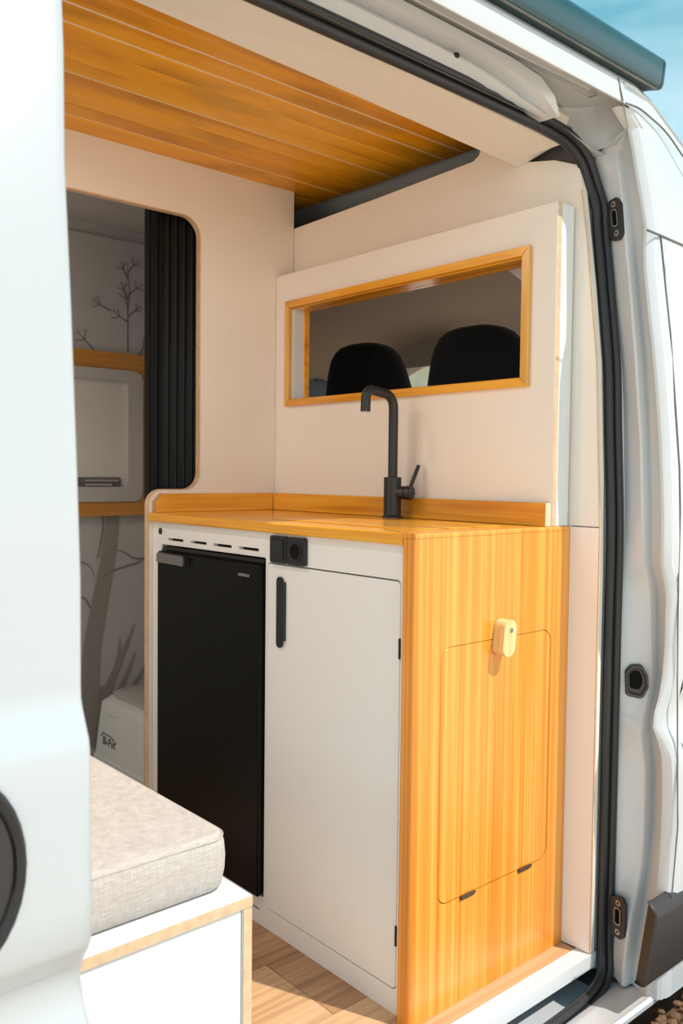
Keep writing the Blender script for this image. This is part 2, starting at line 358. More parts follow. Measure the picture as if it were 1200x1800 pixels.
def pillar():
    rows = []
    def row(z, a, b, c, d):
        t = T(z); cz = crease(z)
        return [(.486, -.060+t, z), (.505, -.072+t, z), (a, -.092+t, z), (a*.6+b*.4, -.111+t, z), (b-.001, -.134+t, z), (b+.0005, -.1385+t, z), (b+.004, -.1405+t, z), (c-.001, -.1425+t, z), (c, -.1432+t, z),
                (c*.5+d*.5+.001, -.163+t, z), (d, -.182+t+cz*.5, z), (d+.0015, -.1885+t+cz*.8, z), (d+.006, -.1945+t+cz, z), (d+.015, -.2005+t+cz, z), (d+.021, -.2005+t+cz, z), (d+.028, -.2040+t+cz, z), (d+.045, -.205+t+cz, z)]
    for i, z in enumerate(PZ):
        if z < 1.67: rows.append(row(z, PF1[i], PF2[i], PF3[i], PF4[i]))
    rows.append([(x, y, 1.672) for x, y, _ in row(1.672, .488, .495, .504, .473)])
    for z, x0 in ((1.70, .467), (1.731, .426)):
        t = T(z); r = row(z, .48, .49, .50, x0)
        for k in range(10): r[k] = (x0+.002, -.181+t+(10-k)*.0008, z)
        rows.append(r)
    loft('door_pillar', rows, 'paint', van, sharp=24)
pillar()
ZR = [-.05, -.03, .0, .05, .1, .15, .2, .3, .38, .42, .455, .48, .50, .52, .54, .56, .575, .62, .7, .75, .765, .78, .80, .815, .83, .88, 1.0, 1.15, 1.3, 1.38, 1.45, 1.484, 1.488, 1.55, 1.62, 1.68, 1.70, 1.715, 1.7308, 1.7312, 1.75, 1.765, 1.776]
XR = [0, .02, .54, .6, .7, .8, .95, 1.1, 1.25, 1.45, 1.6, 1.75, 1.95]
def ztop(x): return lerp(x, [.475, .545, .665, .80, 1.02, 1.3, 1.52, 1.6, 1.75, 2.0], [1.776, 1.762, 1.713, 1.668, 1.645, 1.62, 1.56, 1.35, 1.12, .92])
def skin_y(z): return -.205+T(z)+crease(z)+(.0 if z > -.03 else .004)
def side(mirror):
    rows = []
    for z in ZR:
        r = []
        x0 = lerp(z, PZ[:-1], PF4[:-1])+.045
        if z > 1.70: x0 = lerp(z, [1.70, 1.7308, 1.7312, 1.79], [.512, .471, .426, .426])
        if mirror: x0 = -2.6
        for k, x in enumerate(XR):
            xx = x0 if k == 0 else (max(x, x0+.01*k) if k > 1 else x0+.02)
            zz = z if z < .75 else .75+(z-.75)*(min(1, (ztop(xx)-.75)/(1.776-.75)))
            if z > 1.45 and xx < 1.05: zz = 1.45+(z-1.45)*(ztop(xx)-1.45)/(1.776-1.45)
            y = skin_y(z)+max(0, xx-1.2)**2*.25
            r.append((xx, (1.64-y) if mirror else y, zz))
        rows.append(r)
    def skip(i, j):
        return .80 < ZR[i] < 1.4 and .69 < XR[j] < 1.40
    loft('body_side', rows, 'paint', van, skip=skip)
    # the door window
    yy = skin_y(1.0); g = []
    for z in (.80, 1.0, 1.15, 1.3, 1.45):
        g.append([(x, (1.64-(skin_y(z)+.004)) if mirror else skin_y(z)+.004+max(0, x-1.2)**2*.25, z if z < .75 else .75+(z-.75)*(min(1, (ztop(x)-.75)/(1.04)))) for x in (.69, .95, 1.1, 1.25, 1.46)])
    loft('side_glass', g, 'glass', van)
side(False); side(True)
def roof():
    xs = [-2.6, -1.5, -.6, .0, .3, .426, .475, .545, .60, .665, .74, .80, .9, 1.02, 1.15, 1.3, 1.42, 1.52, 1.3, 1.6, 2.0]
    cs = [(-.111, -.02), (-.114, -.004), (-.1185, 0), (-.112, .012), (-.09, .028), (-.03, .05), (.13, .08), (.45, .105), (.82, .11), (1.19, .105), (1.49, .085), (1.65, .055), (1.71, .035), (1.745, .015), (1.758, 0)]
    rows = []
    for x in xs:
        k = 1 if x < .475 else max(.1, 1-(x-.475)*1.5)
        rows.append([(x, y-(.0 if x < .5 else 0), ztop(x)+dz*k) for y, dz in cs])
    rows = [r for r in rows if r[0][0] <= 1.53]
    loft('roof_skin', rows, 'paint', van)
roof()
def header():
    X = [-2.6, -1.2, -.6, -.3, -.1, 0, .09, .17, .215, .254, .28, .298, .308, .314]
    ln = {'H0': (-.018, [-1, .45], [1.709, 1.698]), 'H1': (-.004, [-1, .25, .33], [1.716, 1.706, 1.697]),
          'L0': (-.022, [-.1, .1, .2, .33], [1.724, 1.722, 1.710, 1.697]), 'L1': (-.031, [0, .1, .187, .274, .33], [1.7305, 1.727, 1.714, 1.706, 1.697]),
          'G1': (-.014, [0, .1, .187, .26, .32], [1.736, 1.734, 1.722, 1.711, 1.697]), 'G2': (-.018, [0, .1, .187, .262, .318], [1.743, 1.741, 1.731, 1.716, 1.697]),
          'L2': (-.047, [0, .175, .262, .295, .312], [1.748, 1.742, 1.728, 1.711, 1.697]), 'RC': (-.052, [0, .168, .254, .3, .314], [1.762, 1.761, 1.752, 1.728, 1.697])}
    order = ['H0', 'H1', 'L0', 'L1', 'G1', 'G2', 'L2', 'RC']; rows = []
    for x in X:
        rows.append([(x, ln[k][0], max(lerp(x, ln[k][1], ln[k][2]), 1.697)) for k in order]+[(x, -.040, max(1.70, lerp(x, ln['RC'][1], ln['RC'][2])+.006))])
    loft('door_rail', rows, 'paint', van)
    # underside of the roof overhang, with the pocket above the pillar
    rows = []
    for x in [-2.6, -1.2, -.4, 0, .2, .30, .36, .40, .426]:
        rows.append([(x, .06, 1.772), (x, -.035, 1.770), (x, -.060, 1.7675), (x, -.064, 1.7645), (x, -.108, 1.739), (x, -.116, 1.7335), (x, -.120, 1.7335), (x, -.1215, 1.737), (x, -.121, 1.76), (x, -.1185, 1.776)])
    loft('roof_gutter', rows, 'paint', van)
    rows = []
    for x, y, z in ((.20, .045, 1.712), (.32, .045, 1.712), (.38, .040, 1.709), (.425, .028, 1.698), (.458, .005, 1.684), (.474, -.03, 1.674), (.480, -.07, 1.676), (.472, -.100, 1.699), (.430, -.1165, 1.730)):
        rows.append([(x-.004, y-.006, 1.773), (x, y, 1.760), (x+.001, y+.001, (1.75+z)/2), (x-.001, y, z+.003), (x-.008, y-.008, z)])
    loft('hinge_pocket', rows, 'paint', van)
    rows = [[(x, min(y, .04), z+.002), (x, -.005, z), (x, y2, z-.003)] for x, z, y, y2 in ((.30, 1.712, .04, -.012), (.37, 1.709, .04, -.014), (.41, 1.700, .03, -.018), (.44, 1.690, .015, -.025), (.462, 1.679, .0, -.035), (.488, 1.672, -.02, -.045))]
    loft('pocket_floor', rows, 'paint', van)
    plate('pocket_roof', [(.2, .06), (.488, .06), (.488, -.08), (.43, -.08), (.43, -.04), (.2, -.04)], [], 'xy', 1.7675, 1.7705, 'paint', van)
    box('rail_clip', .035, .043, -.034, -.028, 1.728, 1.735, 'black', van)
    tube('drip_line', [(-2.6, -.06, 1.7665), (.0, -.06, 1.7665), (.2, -.060, 1.7655), (.30, -.068, 1.7625), (.37, -.08, 1.755)], .0022, 'paint', van, 8)
header()
def seal():
    vert = [(.490, -.082+T(z), z) for z in (1.52, 1.4, 1.24, 1.1, .9, .7, .45, .2, .05)]
    top = [(-.95, .0, 1.702), (-.4, 0, 1.702), (0, .0, 1.703), (.25, .0, 1.701), (.37, .0, 1.697), (.425, -.002, 1.686), (.463, -.008, 1.658), (.481, -.018, 1.61), (.488, -.03, 1.565)]
    bot = [(.489, -.083, .01), (.484, -.088, -.02), (.468, -.094, -.042), (.43, -.103, -.05), (.36, -.112, -.052), (.2, -.118, -.052), (-.3, -.118, -.052), (-.95, -.118, -.052)]
    P = spline(top+vert+bot, 5)
    bm = bmesh.new()
    def off(p, w, o1, o2):
        return p+w*o1+Vector((0, -1, 0))*o2
    W = []
    for i in range(len(P)):
        t = (P[min(i+1, len(P)-1)]-P[max(i-1, 0)]); t.y = 0; W.append(t.cross(Vector((0, 1, 0))).normalized())
    addtube(bm, [off(p, w, -.0035, -.004) for p, w in zip(P, W)], .0098, 12)
    addtube(bm, [off(p, w, .0105, .007) for p, w in zip(P, W)], .0088, 12)
    bm_out('door_seal', bm, 'rubber', van, smooth=True)
seal()
def sill():
    X = [-2.6, -.95, -.3, .2, .36, .42, .455, .478, .50]
    rows = []
    for x in X:
        rows.append([(x, -.10, -.062), (x, -.130, -.052), (x, -.155, -.046), (x, -.185, -.044), (x, -.196, -.040), (x, -.2015, -.046), (x, -.201, -.055), (x, -.17, -.085), (x, -.08, -.10)])
    loft('sill', rows, 'paint', van)
    rows = []
    for x in [-.9, -.3, .2, .40, .455, .478]:
        k = 1 if x < .4 else (1 if x < .46 else .6)
        rows.append([(x, .03, -.02), (x, .028, -.066), (x, .018, -.078), (x, -.06, -.082), (x, -.10, -.078), (x, -.112, -.06)])
    loft('step_well', rows, 'paint', van)
    # foot of the pillar, curving out to the sill
    rows = []
    for z, dx in ((-.044, -.06), (-.03, -.03), (-.01, -.010), (.02, 0), (.05, 0)):
        x = lerp(z, PZ, PF2)
        rows.append([(.500+dx*.8, -.098, z), (x+dx, -.139, z), (x+dx*.9+.004, -.17, z-.0), (.482+dx, -.196, z)])
    # underside and wheels
    box('underbody', -2.6, 1.9, -.05, 1.7, -.14, -.095, 'metal_dark', van)
    rows = [[(x, 1.842, -.05), (x, 1.80, -.095)] for x in (-2.6, 1.9)]
    loft('far_sill', rows, 'paint', van)
sill()
# side wall behind the open door and panels that close the van
pl = [[(x, skin_y(z), z) for x in (-2.6, -1.7, -.82)] for z in ZR if z < 1.76]
loft('rear_body_side', pl, 'paint', van)
box('bonnet', 1.72, 2.35, .0, 1.64, -.05, .72, 'paint', van, bev=.08, seg=4)
def wheel(x, y):
    bm = bmesh.new(); pr = [(.0, .03), (.16, .03), (.19, .10), (.20, .11), (.31, .11), (.33, .08), (.33, -.08), (.31, -.11), (.0, -.11)]
    seg = 32; rings = []
    for r, h in pr: rings.append([bm.verts.new((x+r*math.cos(2*math.pi*k/seg), y-h*(1 if y < .8 else -1), -.19+r*math.sin(2*math.pi*k/seg))) for k in range(seg)])
    for i in range(len(rings)-1):
        for k in range(seg):
            bm.faces.new((rings[i][k], rings[i][(k+1) % seg], rings[i+1][(k+1) % seg], rings[i+1][k]))
    bmesh.ops.remove_doubles(bm, verts=bm.verts, dist=1e-5)
    bm_out('wheel', bm, 'rubber', van, smooth=True)
wheel(1.55, -.06); wheel(-2.0, -.06); wheel(1.55, 1.70); wheel(-2.0, 1.70)
# panel gaps
def ysk(x, z): return skin_y(z)-.0008
def gap(pts, r=.0016): tube('panel_gap', pts, r, 'metal_dark', van, 6)
gap([(x, ysk(x, z), z) for x, z in ((.513, 1.484), (.516, 1.375), (.520, 1.287), (.527, 1.156), (.540, 1.024), (.540, .935), (.54, .8), (.535, .6), (.53, .3), (.50, .05))])
gap([(x, ysk(x, 1.486), 1.486+dz) for x, dz in ((.462, .001), (.515, 0), (.60, -.003), (.75, -.02))], .0022)
gap([(.406, -.1195, 1.775), (.412, -.1225, 1.75), (.420, -.1225, 1.733)], .0016)
gap(spline([(.427, -.1245, 1.731), (.47, -.1255, 1.734), (.51, -.127, 1.728), (.573, -.1305, 1.711), (.635, -.138, 1.672), (.74, -.152, 1.60)], 5), .0018)
# lower side moulding
def mould():
    pr = [(.022, -.203, 0), (.020, -.222, 0), (.024, -.227, 0), (.032, -.229, 0), (.143, -.229, 0), (.153, -.226, 0), (.165, -.212, 0), (.168, -.203, 0)]
    def xf(z): return .398+(z-.02)*.28
    def xb(z): return .414+(z-.02)*.295
    rows = [[(xb(z), -.200, z) for z, y, _ in pr], [(xb(z)-.002, y*.3-.2*.7, z) for z, y, _ in pr], [(xf(z)+.004, y*.85-.2*.15, z) for z, y, _ in pr]]
    for dx in (.003, .012, .3, .8, 1.2): rows.append([(xf(z)+dx+.003, y, z) for z, y, _ in pr])
    loft('side_moulding', rows, 'moulding', van)
mould()
# latch plates on the pillar
def striker(z, mirror=1):
    i = min(range(len(PZ)), key=lambda k: abs(PZ[k]-z)); t = T(z)
    a = Vector((PF1[i], -.092+t, z)); b = Vector((PF2[i], -.139+t, z))
    c = (a+b)/2; u = (b-a).normalized(); up = Vector((0, (T(z+.05)-T(z-.05))/.1, 1)).normalized(); n = u.cross(up).normalized()
    if n.x > 0: n = -n
    c = c+n*(.001 if z > 1 else .0075)-u*(0 if z > 1 else .003)
    def W(p, q, h): return tuple(c+u*p+up*q+n*h)
    def ex(name, poly, h0, h1, m, parent, holes=(), bev=.0008):
        loops = [poly]+list(holes); flat = [p for l in loops for p in l]
        tris = tessellate_polygon([[Vector((p[0], p[1], 0)) for p in l] for l in loops])
        bm = bmesh.new(); A = [bm.verts.new(W(*p, h0)) for p in flat]; B = [bm.verts.new(W(*p, h1)) for p in flat]
        for tt in tris: bm.faces.new([A[k] for k in tt]); bm.faces.new([B[k] for k in reversed(tt)])
        k = 0
        for l in loops:
            for s in range(len(l)): e = (s+1) % len(l); bm.faces.new((A[k+s], A[k+e], B[k+e], B[k+s]))
            k += len(l)
        return bm_out(name, bm, m, parent, bev=bev, seg=1)
    out = rnd([(-.014, -.043), (.010, -.046), (.021, -.036), (.021, .030), (.012, .044), (-.006, .041), (-.021, .034), (-.021, -.012)], .006)
    slot = rect(-.003, .0085, -.014, .017, .005)
    p = ex('striker_plate', out, 0, .007, 'matt_black', van, [slot])
    ex('slot_rim', rect(-.0055, .011, -.017, .020, .007), .006, .0095, 'steel', p, [rect(-.0035, .009, -.0145, .0175, .005)], bev=0)
    ex('slot_back', slot, -.001, .001, 'dark_gap', p, bev=0)
    for q in (.030, -.031):
        s = cyl('screw', W(.004, q, .005), W(.004, q, .0095), .0065, 'steel', p, 16, bev=.001)
        cyl('screw_socket', W(.004, q, .0095), W(.004, q, .0098), .0025, 'dark_gap', p, 6)
striker(1.535); striker(.088)
def catch():
    c = Vector((.5335, -.1165, .578)); u = Vector((.042, -.048, 0)).normalized(); n = Vector((-.048, -.042, 0)).normalized(); up = Vector((0, 0, 1))
    rows = []
    shp = rnd([(-.022, -.030), (.012, -.036), (.024, -.012), (.022, .014), (.010, .036), (-.012, .036), (-.024, .022)], .010, 5)
    for k, h in ((1.0, -.002), (1.0, .007), (.93, .0105), (.80, .010), (.74, .006), (.70, .0045), (.5, .004), (.01, .004)):
        rows.append([tuple(c+u*p[0]*k+up*p[1]*k+n*h) for p in shp+[shp[0]]])
    k = loft('latch_cup', rows, mat('cup', (.06, .052, .048), .35), van)
    loft('cup_shade', [[tuple(c+u*(p[0]*q-.0015)+up*(p[1]*q+.003)+n*h) for p in shp+[shp[0]]] for q, h in ((.56, .0042), (.55, .0052), (.01, .0052))], 'dark_gap', k)  # dark patch standing in for the shade inside the cup
catch()

# awning box along the roof edge
aw = thing('roof_awning', (-1.0, -.08, 1.80), 'dark grey rolled awning box mounted along the roof edge', 'awning')
def awning():
    body = [(-.088, 1.800), (-.100, 1.796), (-.126, 1.789), (-.1335, 1.789), (-.138, 1.797), (-.1425, 1.838), (-.138, 1.846), (-.12, 1.858), (-.03, 1.868), (-.03, 1.84)]
    plate('awning_case', body, [], 'yz', -2.5, .535, 'awning', aw, bev=.0012)
    plate('awning_underside', [(-.075, 1.803), (-.078, 1.790), (-.112, 1.7855), (-.124, 1.7875), (-.124, 1.797)], [], 'yz', -2.49, .522, 'awning_dark', aw, bev=.001)
    plate('end_cap', [(y, z) for y, z in body], [], 'yz', .5345, .545, 'awning', aw, bev=.003, seg=2)
    tube('front_rail', [(-2.49, -.1275, 1.7885), (.532, -.1275, 1.7885)], .0028, 'metal_dark', aw, 8)
    tube('groove', [(-2.49, -.106, 1.7858), (.52, -.106, 1.7858)], .0014, 'metal_dark', aw, 8)
awning()

# sliding door, pushed back along the side
sd = thing('sliding_door', (-1.3, -.27, -.1), 'white sliding door pushed back along the side, blurred at the left edge', 'door')
def sliding_door():
    prof = [(-.075, -.262), (-.04, -.285), (.1, -.297), (.40, -.300), (.440, -.302), (.455, -.300), (.478, -.284), (.510, -.279), (.530, -.288), (.550, -.302), (.560, -.3075), (.60, -.3095), (.70, -.3095), (.742, -.3090), (.752, -.3070), (.778, -.294), (.788, -.2905), (.80, -.290), (.9, -.290), (1.0, -.286), (1.15, -.276), (1.3, -.255), (1.42, -.228), (1.5, -.207), (1.56, -.192), (1.62, -.175), (1.68, -.155)]
    rows = []
    for z, y in prof:
        xe = lerp(z, [-.1, .44, .53, .8, .9, 1.12, 1.30, 1.48, 1.7], [-.757, -.757, -.7635, -.7655, -.7655, -.768, -.7645, -.748, -.735])
        rows.append([(-2.0, y, z), (-1.3, y, z), (-.93, y, z), (-.84, y, z), (xe-.012, y, z), (xe-.004, y+.001, z), (xe-.001, y+.004, z), (xe, y+.010, z), (xe-.001, y+.035, z), (xe-.06, y+.055, z), (-2.0, y+.055, z)])
    loft('door_shell', rows, 'paint_door_shaded', sd)
    # handle: round black recessed cup with a pull bar
    cx, cz = -.8925, .655; rows = []
    for k, y in ((1.0, -.3085), (1.0, -.313), (.95, -.3155), (.86, -.3135), (.82, -.3095)):
        rows.append([(cx+.063*k*math.cos(a*math.pi/16), y, cz+.091*k*math.sin(a*math.pi/16)) for a in range(33)])
    h = loft('handle_bezel', rows, 'black', sd)
    rows = [[(cx+.063*k*math.cos(a*math.pi/16), y, cz+.091*k*math.sin(a*math.pi/16)) for a in range(33)] for k, y in ((.83, -.310), (.6, -.311), (.01, -.311))]
    loft('handle_cup', rows, 'moulding', sd)
    box('handle_pull', cx-.02, cx+.02, -.332, -.312, cz-.07, cz+.07, 'black', sd, bev=.008)
sliding_door()

# ================================================================== ROOM SHELL
fl = thing('floor', (-.4, .7, -.02), 'light brown vinyl plank floor of the living area', 'floor', kind='structure')
box('subfloor', -2.55, .456, -.035, 1.62, -.03, -.004, 'dark_gap', fl)
def planks():
    ys = [-.035, .125, .337, .549, .761, .973, 1.185, 1.40, 1.62]
    for r in range(len(ys)-1):
        y0, y1 = ys[r], ys[r+1]
        off = {0: .40, 1: -.085, 2: .20}.get(r, -.3+.37*(r % 3))
        xs = sorted([x for x in [off+k*.92 for k in range(-4, 3)] if -2.5 < x < .40])
        xs = [-2.55]+xs+[.456]
        for k in range(len(xs)-1):
            dark = (r == 1 and xs[k] >= -.1) or (r == 2 and k % 2 == 0) or (r > 2 and (r+k) % 3 == 0)
            box('plank', xs[k]+.0006, xs[k+1]-.0006, y0+.0006, y1-.0006, -.004, 0, 'plank_dark' if dark else 'plank_light', fl, bev=.0005, seg=1)
planks()
st = box('trim_1', -.9, .478, -.072, -.0355, -.032, .0015, 'white', bev=.0015)
tag(st, 'white step nosing strip along the front edge of the plank floor', 'trim', kind='structure')

# long partition behind the worktop, with the bathroom doorway cut out
out = rnd([(.4565, 0), (.4565, 1.86), (-1.5, 1.86), (-1.5, 1.68), (.139, 1.68), (.139, .959), (-.014, .959), (-.014, 0)],
          [0, 0, 0, 0, .052, .046, .040, 0], 10)
wl = plate('wall_left', out, [], 'xz', .958, .974, 'cream', bev=.0006); tag(wl, 'cream laminated partition with a rounded doorway to the washroom', 'wall', kind='structure')
# plywood edge showing around the doorway
def edge_strip():
    pts = [p for p in out]; i0 = next(i for i, p in enumerate(pts) if p[0] < -1.4 and p[1] < 1.7)
    path = pts[i0:]
    rows = [[(p[0]-.0002, .9585, p[1]) for p in path]]
    bm = bmesh.new(); prev = None
    n = len(path)
    for i, p in enumerate(path):
        a = Vector(path[max(i-1, 0)]); b = Vector(path[min(i+1, n-1)]); t = (b-a).normalized(); nn = Vector((-t.y, t.x))
        # side of the opening
        q = Vector(p)-nn*.0009
        w = [bm.verts.new((q.x, .957, q.y)), bm.verts.new((q.x, .975, q.y)), bm.verts.new((p[0]+nn.x*.0022, .975, p[1]+nn.y*.0022)), bm.verts.new((p[0]+nn.x*.0022, .957, p[1]+nn.y*.0022))]
        if prev:
            for k in range(4): bm.faces.new((prev[k], prev[(k+1) % 4], w[(k+1) % 4], w[k]))
        prev = w
    bm_out('edge_band', bm, 'plyedge', wl)
edge_strip()
# cross partition towards the cab
ty = lambda z: -.071+T(z)
oc = [(.958, 0), (.958, 1.714), (.62, 1.7215), (.349, 1.73), (.285, 1.7325), (.268, 1.742), (.262, 1.76), (.262, 1.80), (.15, 1.80), (.15, 1.695), (.06, 1.677), (-.001, 1.651), (-.012, 1.60), (-.025, 1.50), (-.040, 1.39), (-.056, 1.24), (-.067, 1.0), (-.070, .8), (-.070, .003), (.0, 0)]
wf = plate('wall_front', oc, [rect(.055, .925, 1.17, 1.505)], 'yz', .457, .4725, 'cream'); tag(wf, 'cream wall between the kitchen and the cab', 'wall', kind='structure')
box('lower_strip', .4550, .4572, -.0690, -.0005, .003, .8985, mat('wall_pale', (.93, .875, .825), .4), wf)  # lower strip of the cross wall in a paler tone
box('panel_seam', .4565, .458, -.070, -.002, .8985, .9002, 'dark_gap', wf)
bm = bmesh.new()
for a, b in (((-.0565, .626), (-.0595, .615)), ((-.0595, .615), (-.0645, .53)), ((-.0565, .626), (-.0615, .626)), ((-.0615, .626), (-.0635, .59)), ((-.0635, .59), (-.0645, .525))):
    addtube(bm, [(.4568, a[0], a[1]), (.4568, b[0], b[1])], .0008, 6)
bm_out('cut_mark', bm, 'dark_gap', wf)
# reveal around the cross partition's outer edge, plywood coloured
tube('edge_band', [(.4575, ty(z)+.0007, z) for z in (.004, .2, .6, .9, 1.1, 1.24, 1.39, 1.5, 1.6)], .0022, 'plyedge', wf, 6)

# window panel over the worktop
WY0, WY1, WZ0, WZ1 = .065, .903, 1.193, 1.4865
hole = rect(WY0+.018, WY1-.018, WZ0+.018, WZ1-.018)
win = plate('window_1', rect(.0035, .957, .9004, 1.5655), [hole], 'yz', .3935, .4075, 'cream_panel', bev=.0006)
tag(win, 'white panel with a long pine-framed window looking through to the cab seats', 'window', kind='structure')
plate('panel_box', rect(.0045, .957, .9004, 1.565), [rect(WY0+.018, WY1-.018, WZ0+.018, WZ1-.018)], 'yz', .4075, .452, 'white', win)
box('edge_band', .3945, .4075, .0028, .0045, .9004, 1.5652, 'plyedge', win)
def rails():
    i, o = .019, 0
    Y0, Y1, Z0, Z1 = WY0, WY1, WZ0, WZ1; t = .0195
    polys = [[(Y0, Z0), (Y1, Z0), (Y1-t, Z0+t), (Y0+t, Z0+t)], [(Y0, Z1), (Y1, Z1), (Y1-t, Z1-t), (Y0+t, Z1-t)], [(Y0, Z0), (Y0, Z1), (Y0+t, Z1-t), (Y0+t, Z0+t)], [(Y1, Z0), (Y1, Z1), (Y1-t, Z1-t), (Y1-t, Z0+t)]]
    for k, p in enumerate(polys):
        plate('frame_rail', p, [], 'yz', .382, .3935, 'pine_y' if k < 2 else 'pine_rail', win, bev=.0012)
    plate('rear_frame', rect(WY0+.017, WY1-.017, WZ0+.017, WZ1-.017), [rect(WY0+.024, WY1-.024, WZ0+.024, WZ1-.023)], 'yz', .438, .4535, 'pine_y', win)
wood('pine_rail', 2, ((.66, .30, .05), (.80, .42, .09), (.88, .52, .15)), along=1.6, across=22, coat=.6, rough=.22, fine=.35)
box('window_lining', .395, .4525, WY0+.019, WY1-.019, WZ1-.0225, WZ1-.0183, 'pine_y', win)
rails()

# ceiling boards
ce = thing('ceiling', (-.3, .6, 1.83), 'ceiling of varnished pine boards with pale grooves', 'ceiling', kind='structure')
box('backing', -1.5, .575, .12, 1.62, 1.8205, 1.845, mat('groove', (.85, .78, .72), .5), ce)
for k, (a, b) in enumerate(zip([.20, .262, .324, .37, .425, .490, .555, .620, .678, .748, .816, .880, .985], [.262, .324, .37, .425, .490, .555, .620, .678, .748, .816, .880, .985, 1.05])):
    g = .0075 if k in (3, 4, 7, 10) else .003
    plate('board', rnd([(a+.0015, 1.818), (b-g, 1.818), (b-g, 1.8205), (a+.0015, 1.8205)], [.0025, .0025, 0, 0], 3), [], 'yz', -1.5, .575+.004*math.sin(k*5), 'board', ce)
for k in range(4): box('board', -1.5, .57, 1.052+.14*k, 1.188+.14*k, 1.818, 1.8205, 'board', ce, bev=.0015, seg=1)
# unseen warm downlights over the living area, added to brighten the interior
def fill_spots():
    warm = bpy.data.materials.new('fill_warm'); warm.use_nodes = True; b = warm.node_tree.nodes['Principled BSDF']
    b.inputs['Emission Color'].default_value = (1, .78, .56, 1); b.inputs['Emission Strength'].default_value = 3; M['fill_warm'] = warm
    for x, y in ((-.72, .40), (-.72, .80), (-1.25, .6)):
        f = cyl('fill_downlight', (x, y, 1.8185), (x, y, 1.811), .036, 'steel', ce, 24, bev=.0015)
        cyl('fill_lens', (x, y, 1.8115), (x, y, 1.8095), .029, 'fill_warm', f, 24)
        l = bpy.data.lights.new('fill_lamp', 'AREA'); l.shape = 'DISK'; l.size = .056; l.energy = 0.85; l.color = (1, .86, .72)
        o = bpy.data.objects.new('fill_lamp', l); col.objects.link(o); o.location = (x, y, 1.807)
fill_spots()
# pale soffit over the side door
sf = thing('trim_2', (-.4, .09, 1.69), 'cream boxed soffit over the side door opening', 'trim', kind='structure')
def soffit():
    st_ = [(-1.5, .156, 1.742, .02, 1.703), (-.483, .156, 1.712, .02, 1.700), (.0, .156, 1.7005, .02, 1.698), (.421, .156, 1.687, .02, 1.6895)]
    rows = []
    for x, y0, z0, y1, z1 in st_:
        rows.append([(x, y0+.012, 1.86), (x, y0, z0+.002), (x, y0-.002, z0), (x, y1, z1), (x, y1-.02, z1+.05), (x, y1, 1.765)])
    e = rows[-1]; rows.append([(.457, p[1] if k < 3 else .055, p[2]+(0 if k < 3 else .015)) for k, p in enumerate(e)])
    rows[-1][2] = (.457, .154, 1.6855); rows[-1][1] = (.457, .156, 1.687); rows[-1][3] = (.457, .055, 1.708)
    loft('soffit_panel', rows, 'cream', sf, smooth=False)
soffit()
box('header_metal', .40, .492, .012, .15, 1.722, 1.73, 'metal_dark', van)
box('header_metal', .484, .492, .004, .16, 1.62, 1.722, 'metal_dark', van)
# dark locker above the cab
lk = thing('trim_3', (.8, .6, 1.62), 'black lined open shelf above the cab behind the ceiling boards', 'trim', kind='structure')
box('back_panel', .66, .675, .16, 1.62, 1.55, 1.9, 'dark_gap', lk)
box('shelf_base', .473, .66, .16, 1.62, 1.60, 1.615, 'dark_gap', lk)
box('shelf_top', .576, .70, .12, 1.62, 1.846, 1.86, 'dark_gap', lk)
box('locker_side', .473, .66, .16, .17, 1.615, 1.846, 'dark_gap', lk)
box('wall_right', -2.6, -.86, -.05, -.035, -.02, 1.80, 'laminate', kind) if False else None
wr = box('wall_right', -2.55, -.80, -.06, -.045, -.02, 1.70, 'laminate'); tag(wr, 'cream inner side wall behind the sliding door', 'wall', kind='structure')

# ================================================================== KITCHEN
kc = thing('kitchen_cabinet', (.2, .5, 0), 'white kitchen cabinet under the pine worktop', 'cabinet')
FY0, FY1, FZ0, FZ1 = .463, .911, .066, .808
front = rect(.0325, .957, 0, .8755)
hl = [rect(FY0, FY1, FZ0, FZ1+.012, .004), rect(.048, .4565, .046, .8115, .010)]
vents = [(.884, .807), (.775, .701), (.673, .595), (.568, .489)]
for b_, a_ in vents: hl.append(rect(a_, b_, .8315, .8382, .0022, 3))
hl += [rect(.479+.085*k, .540+.085*k, .030, .036, .002, 3) for k in range(5)]
plate('front_frame', front, hl, 'yz', 0, .015, 'laminate', kc, bev=.0005)
cyl('lock_button', (-.0015, .9185, .853), (.004, .9185, .853), .0088, 'matt_black', kc, 20, bev=.0008)
box('carcass_back', .40, .41, .034, .957, .0, .87, 'dark_gap', kc)
box('vent_lining', .016, .02, .462, .957, .822, .868, 'dark_gap', kc)
box('vent_lining', .016, .02, .462, .957, .0, .06, 'dark_gap', kc)
box('divider', .015, .40, .4568, .4625, .0, .87, 'laminate', kc)
box('side_panel', .015, .40, .0325, .040, .0, .87, 'laminate', kc)
dr = plate('cupboard_door', rect(.0502, .4560, .0480, .8085, .009), [], 'yz', .0005, .0165, 'laminate', kc, bev=.0008)
for z in (.686, .150):
    box('hinge', -.0025, .004, .0468, .0515, z-.019, z+.019, 'matt_black', dr, bev=.0008)
def pull():
    bm = bmesh.new()
    p = rnd([(.398, .632), (.4185, .632), (.4185, .784), (.398, .784)], .0101, 8)
    o = plate('door_pull', p, [], 'yz', -.0045, .0005, 'matt_black', dr, bev=.0012, seg=2)
    plate('pull_fin', rnd([(.3900, .648), (.3982, .648), (.3982, .774), (.3900, .774)], .0015, 3), [], 'yz', -.008, .0, 'matt_black', o, bev=.0012, seg=2)
pull()
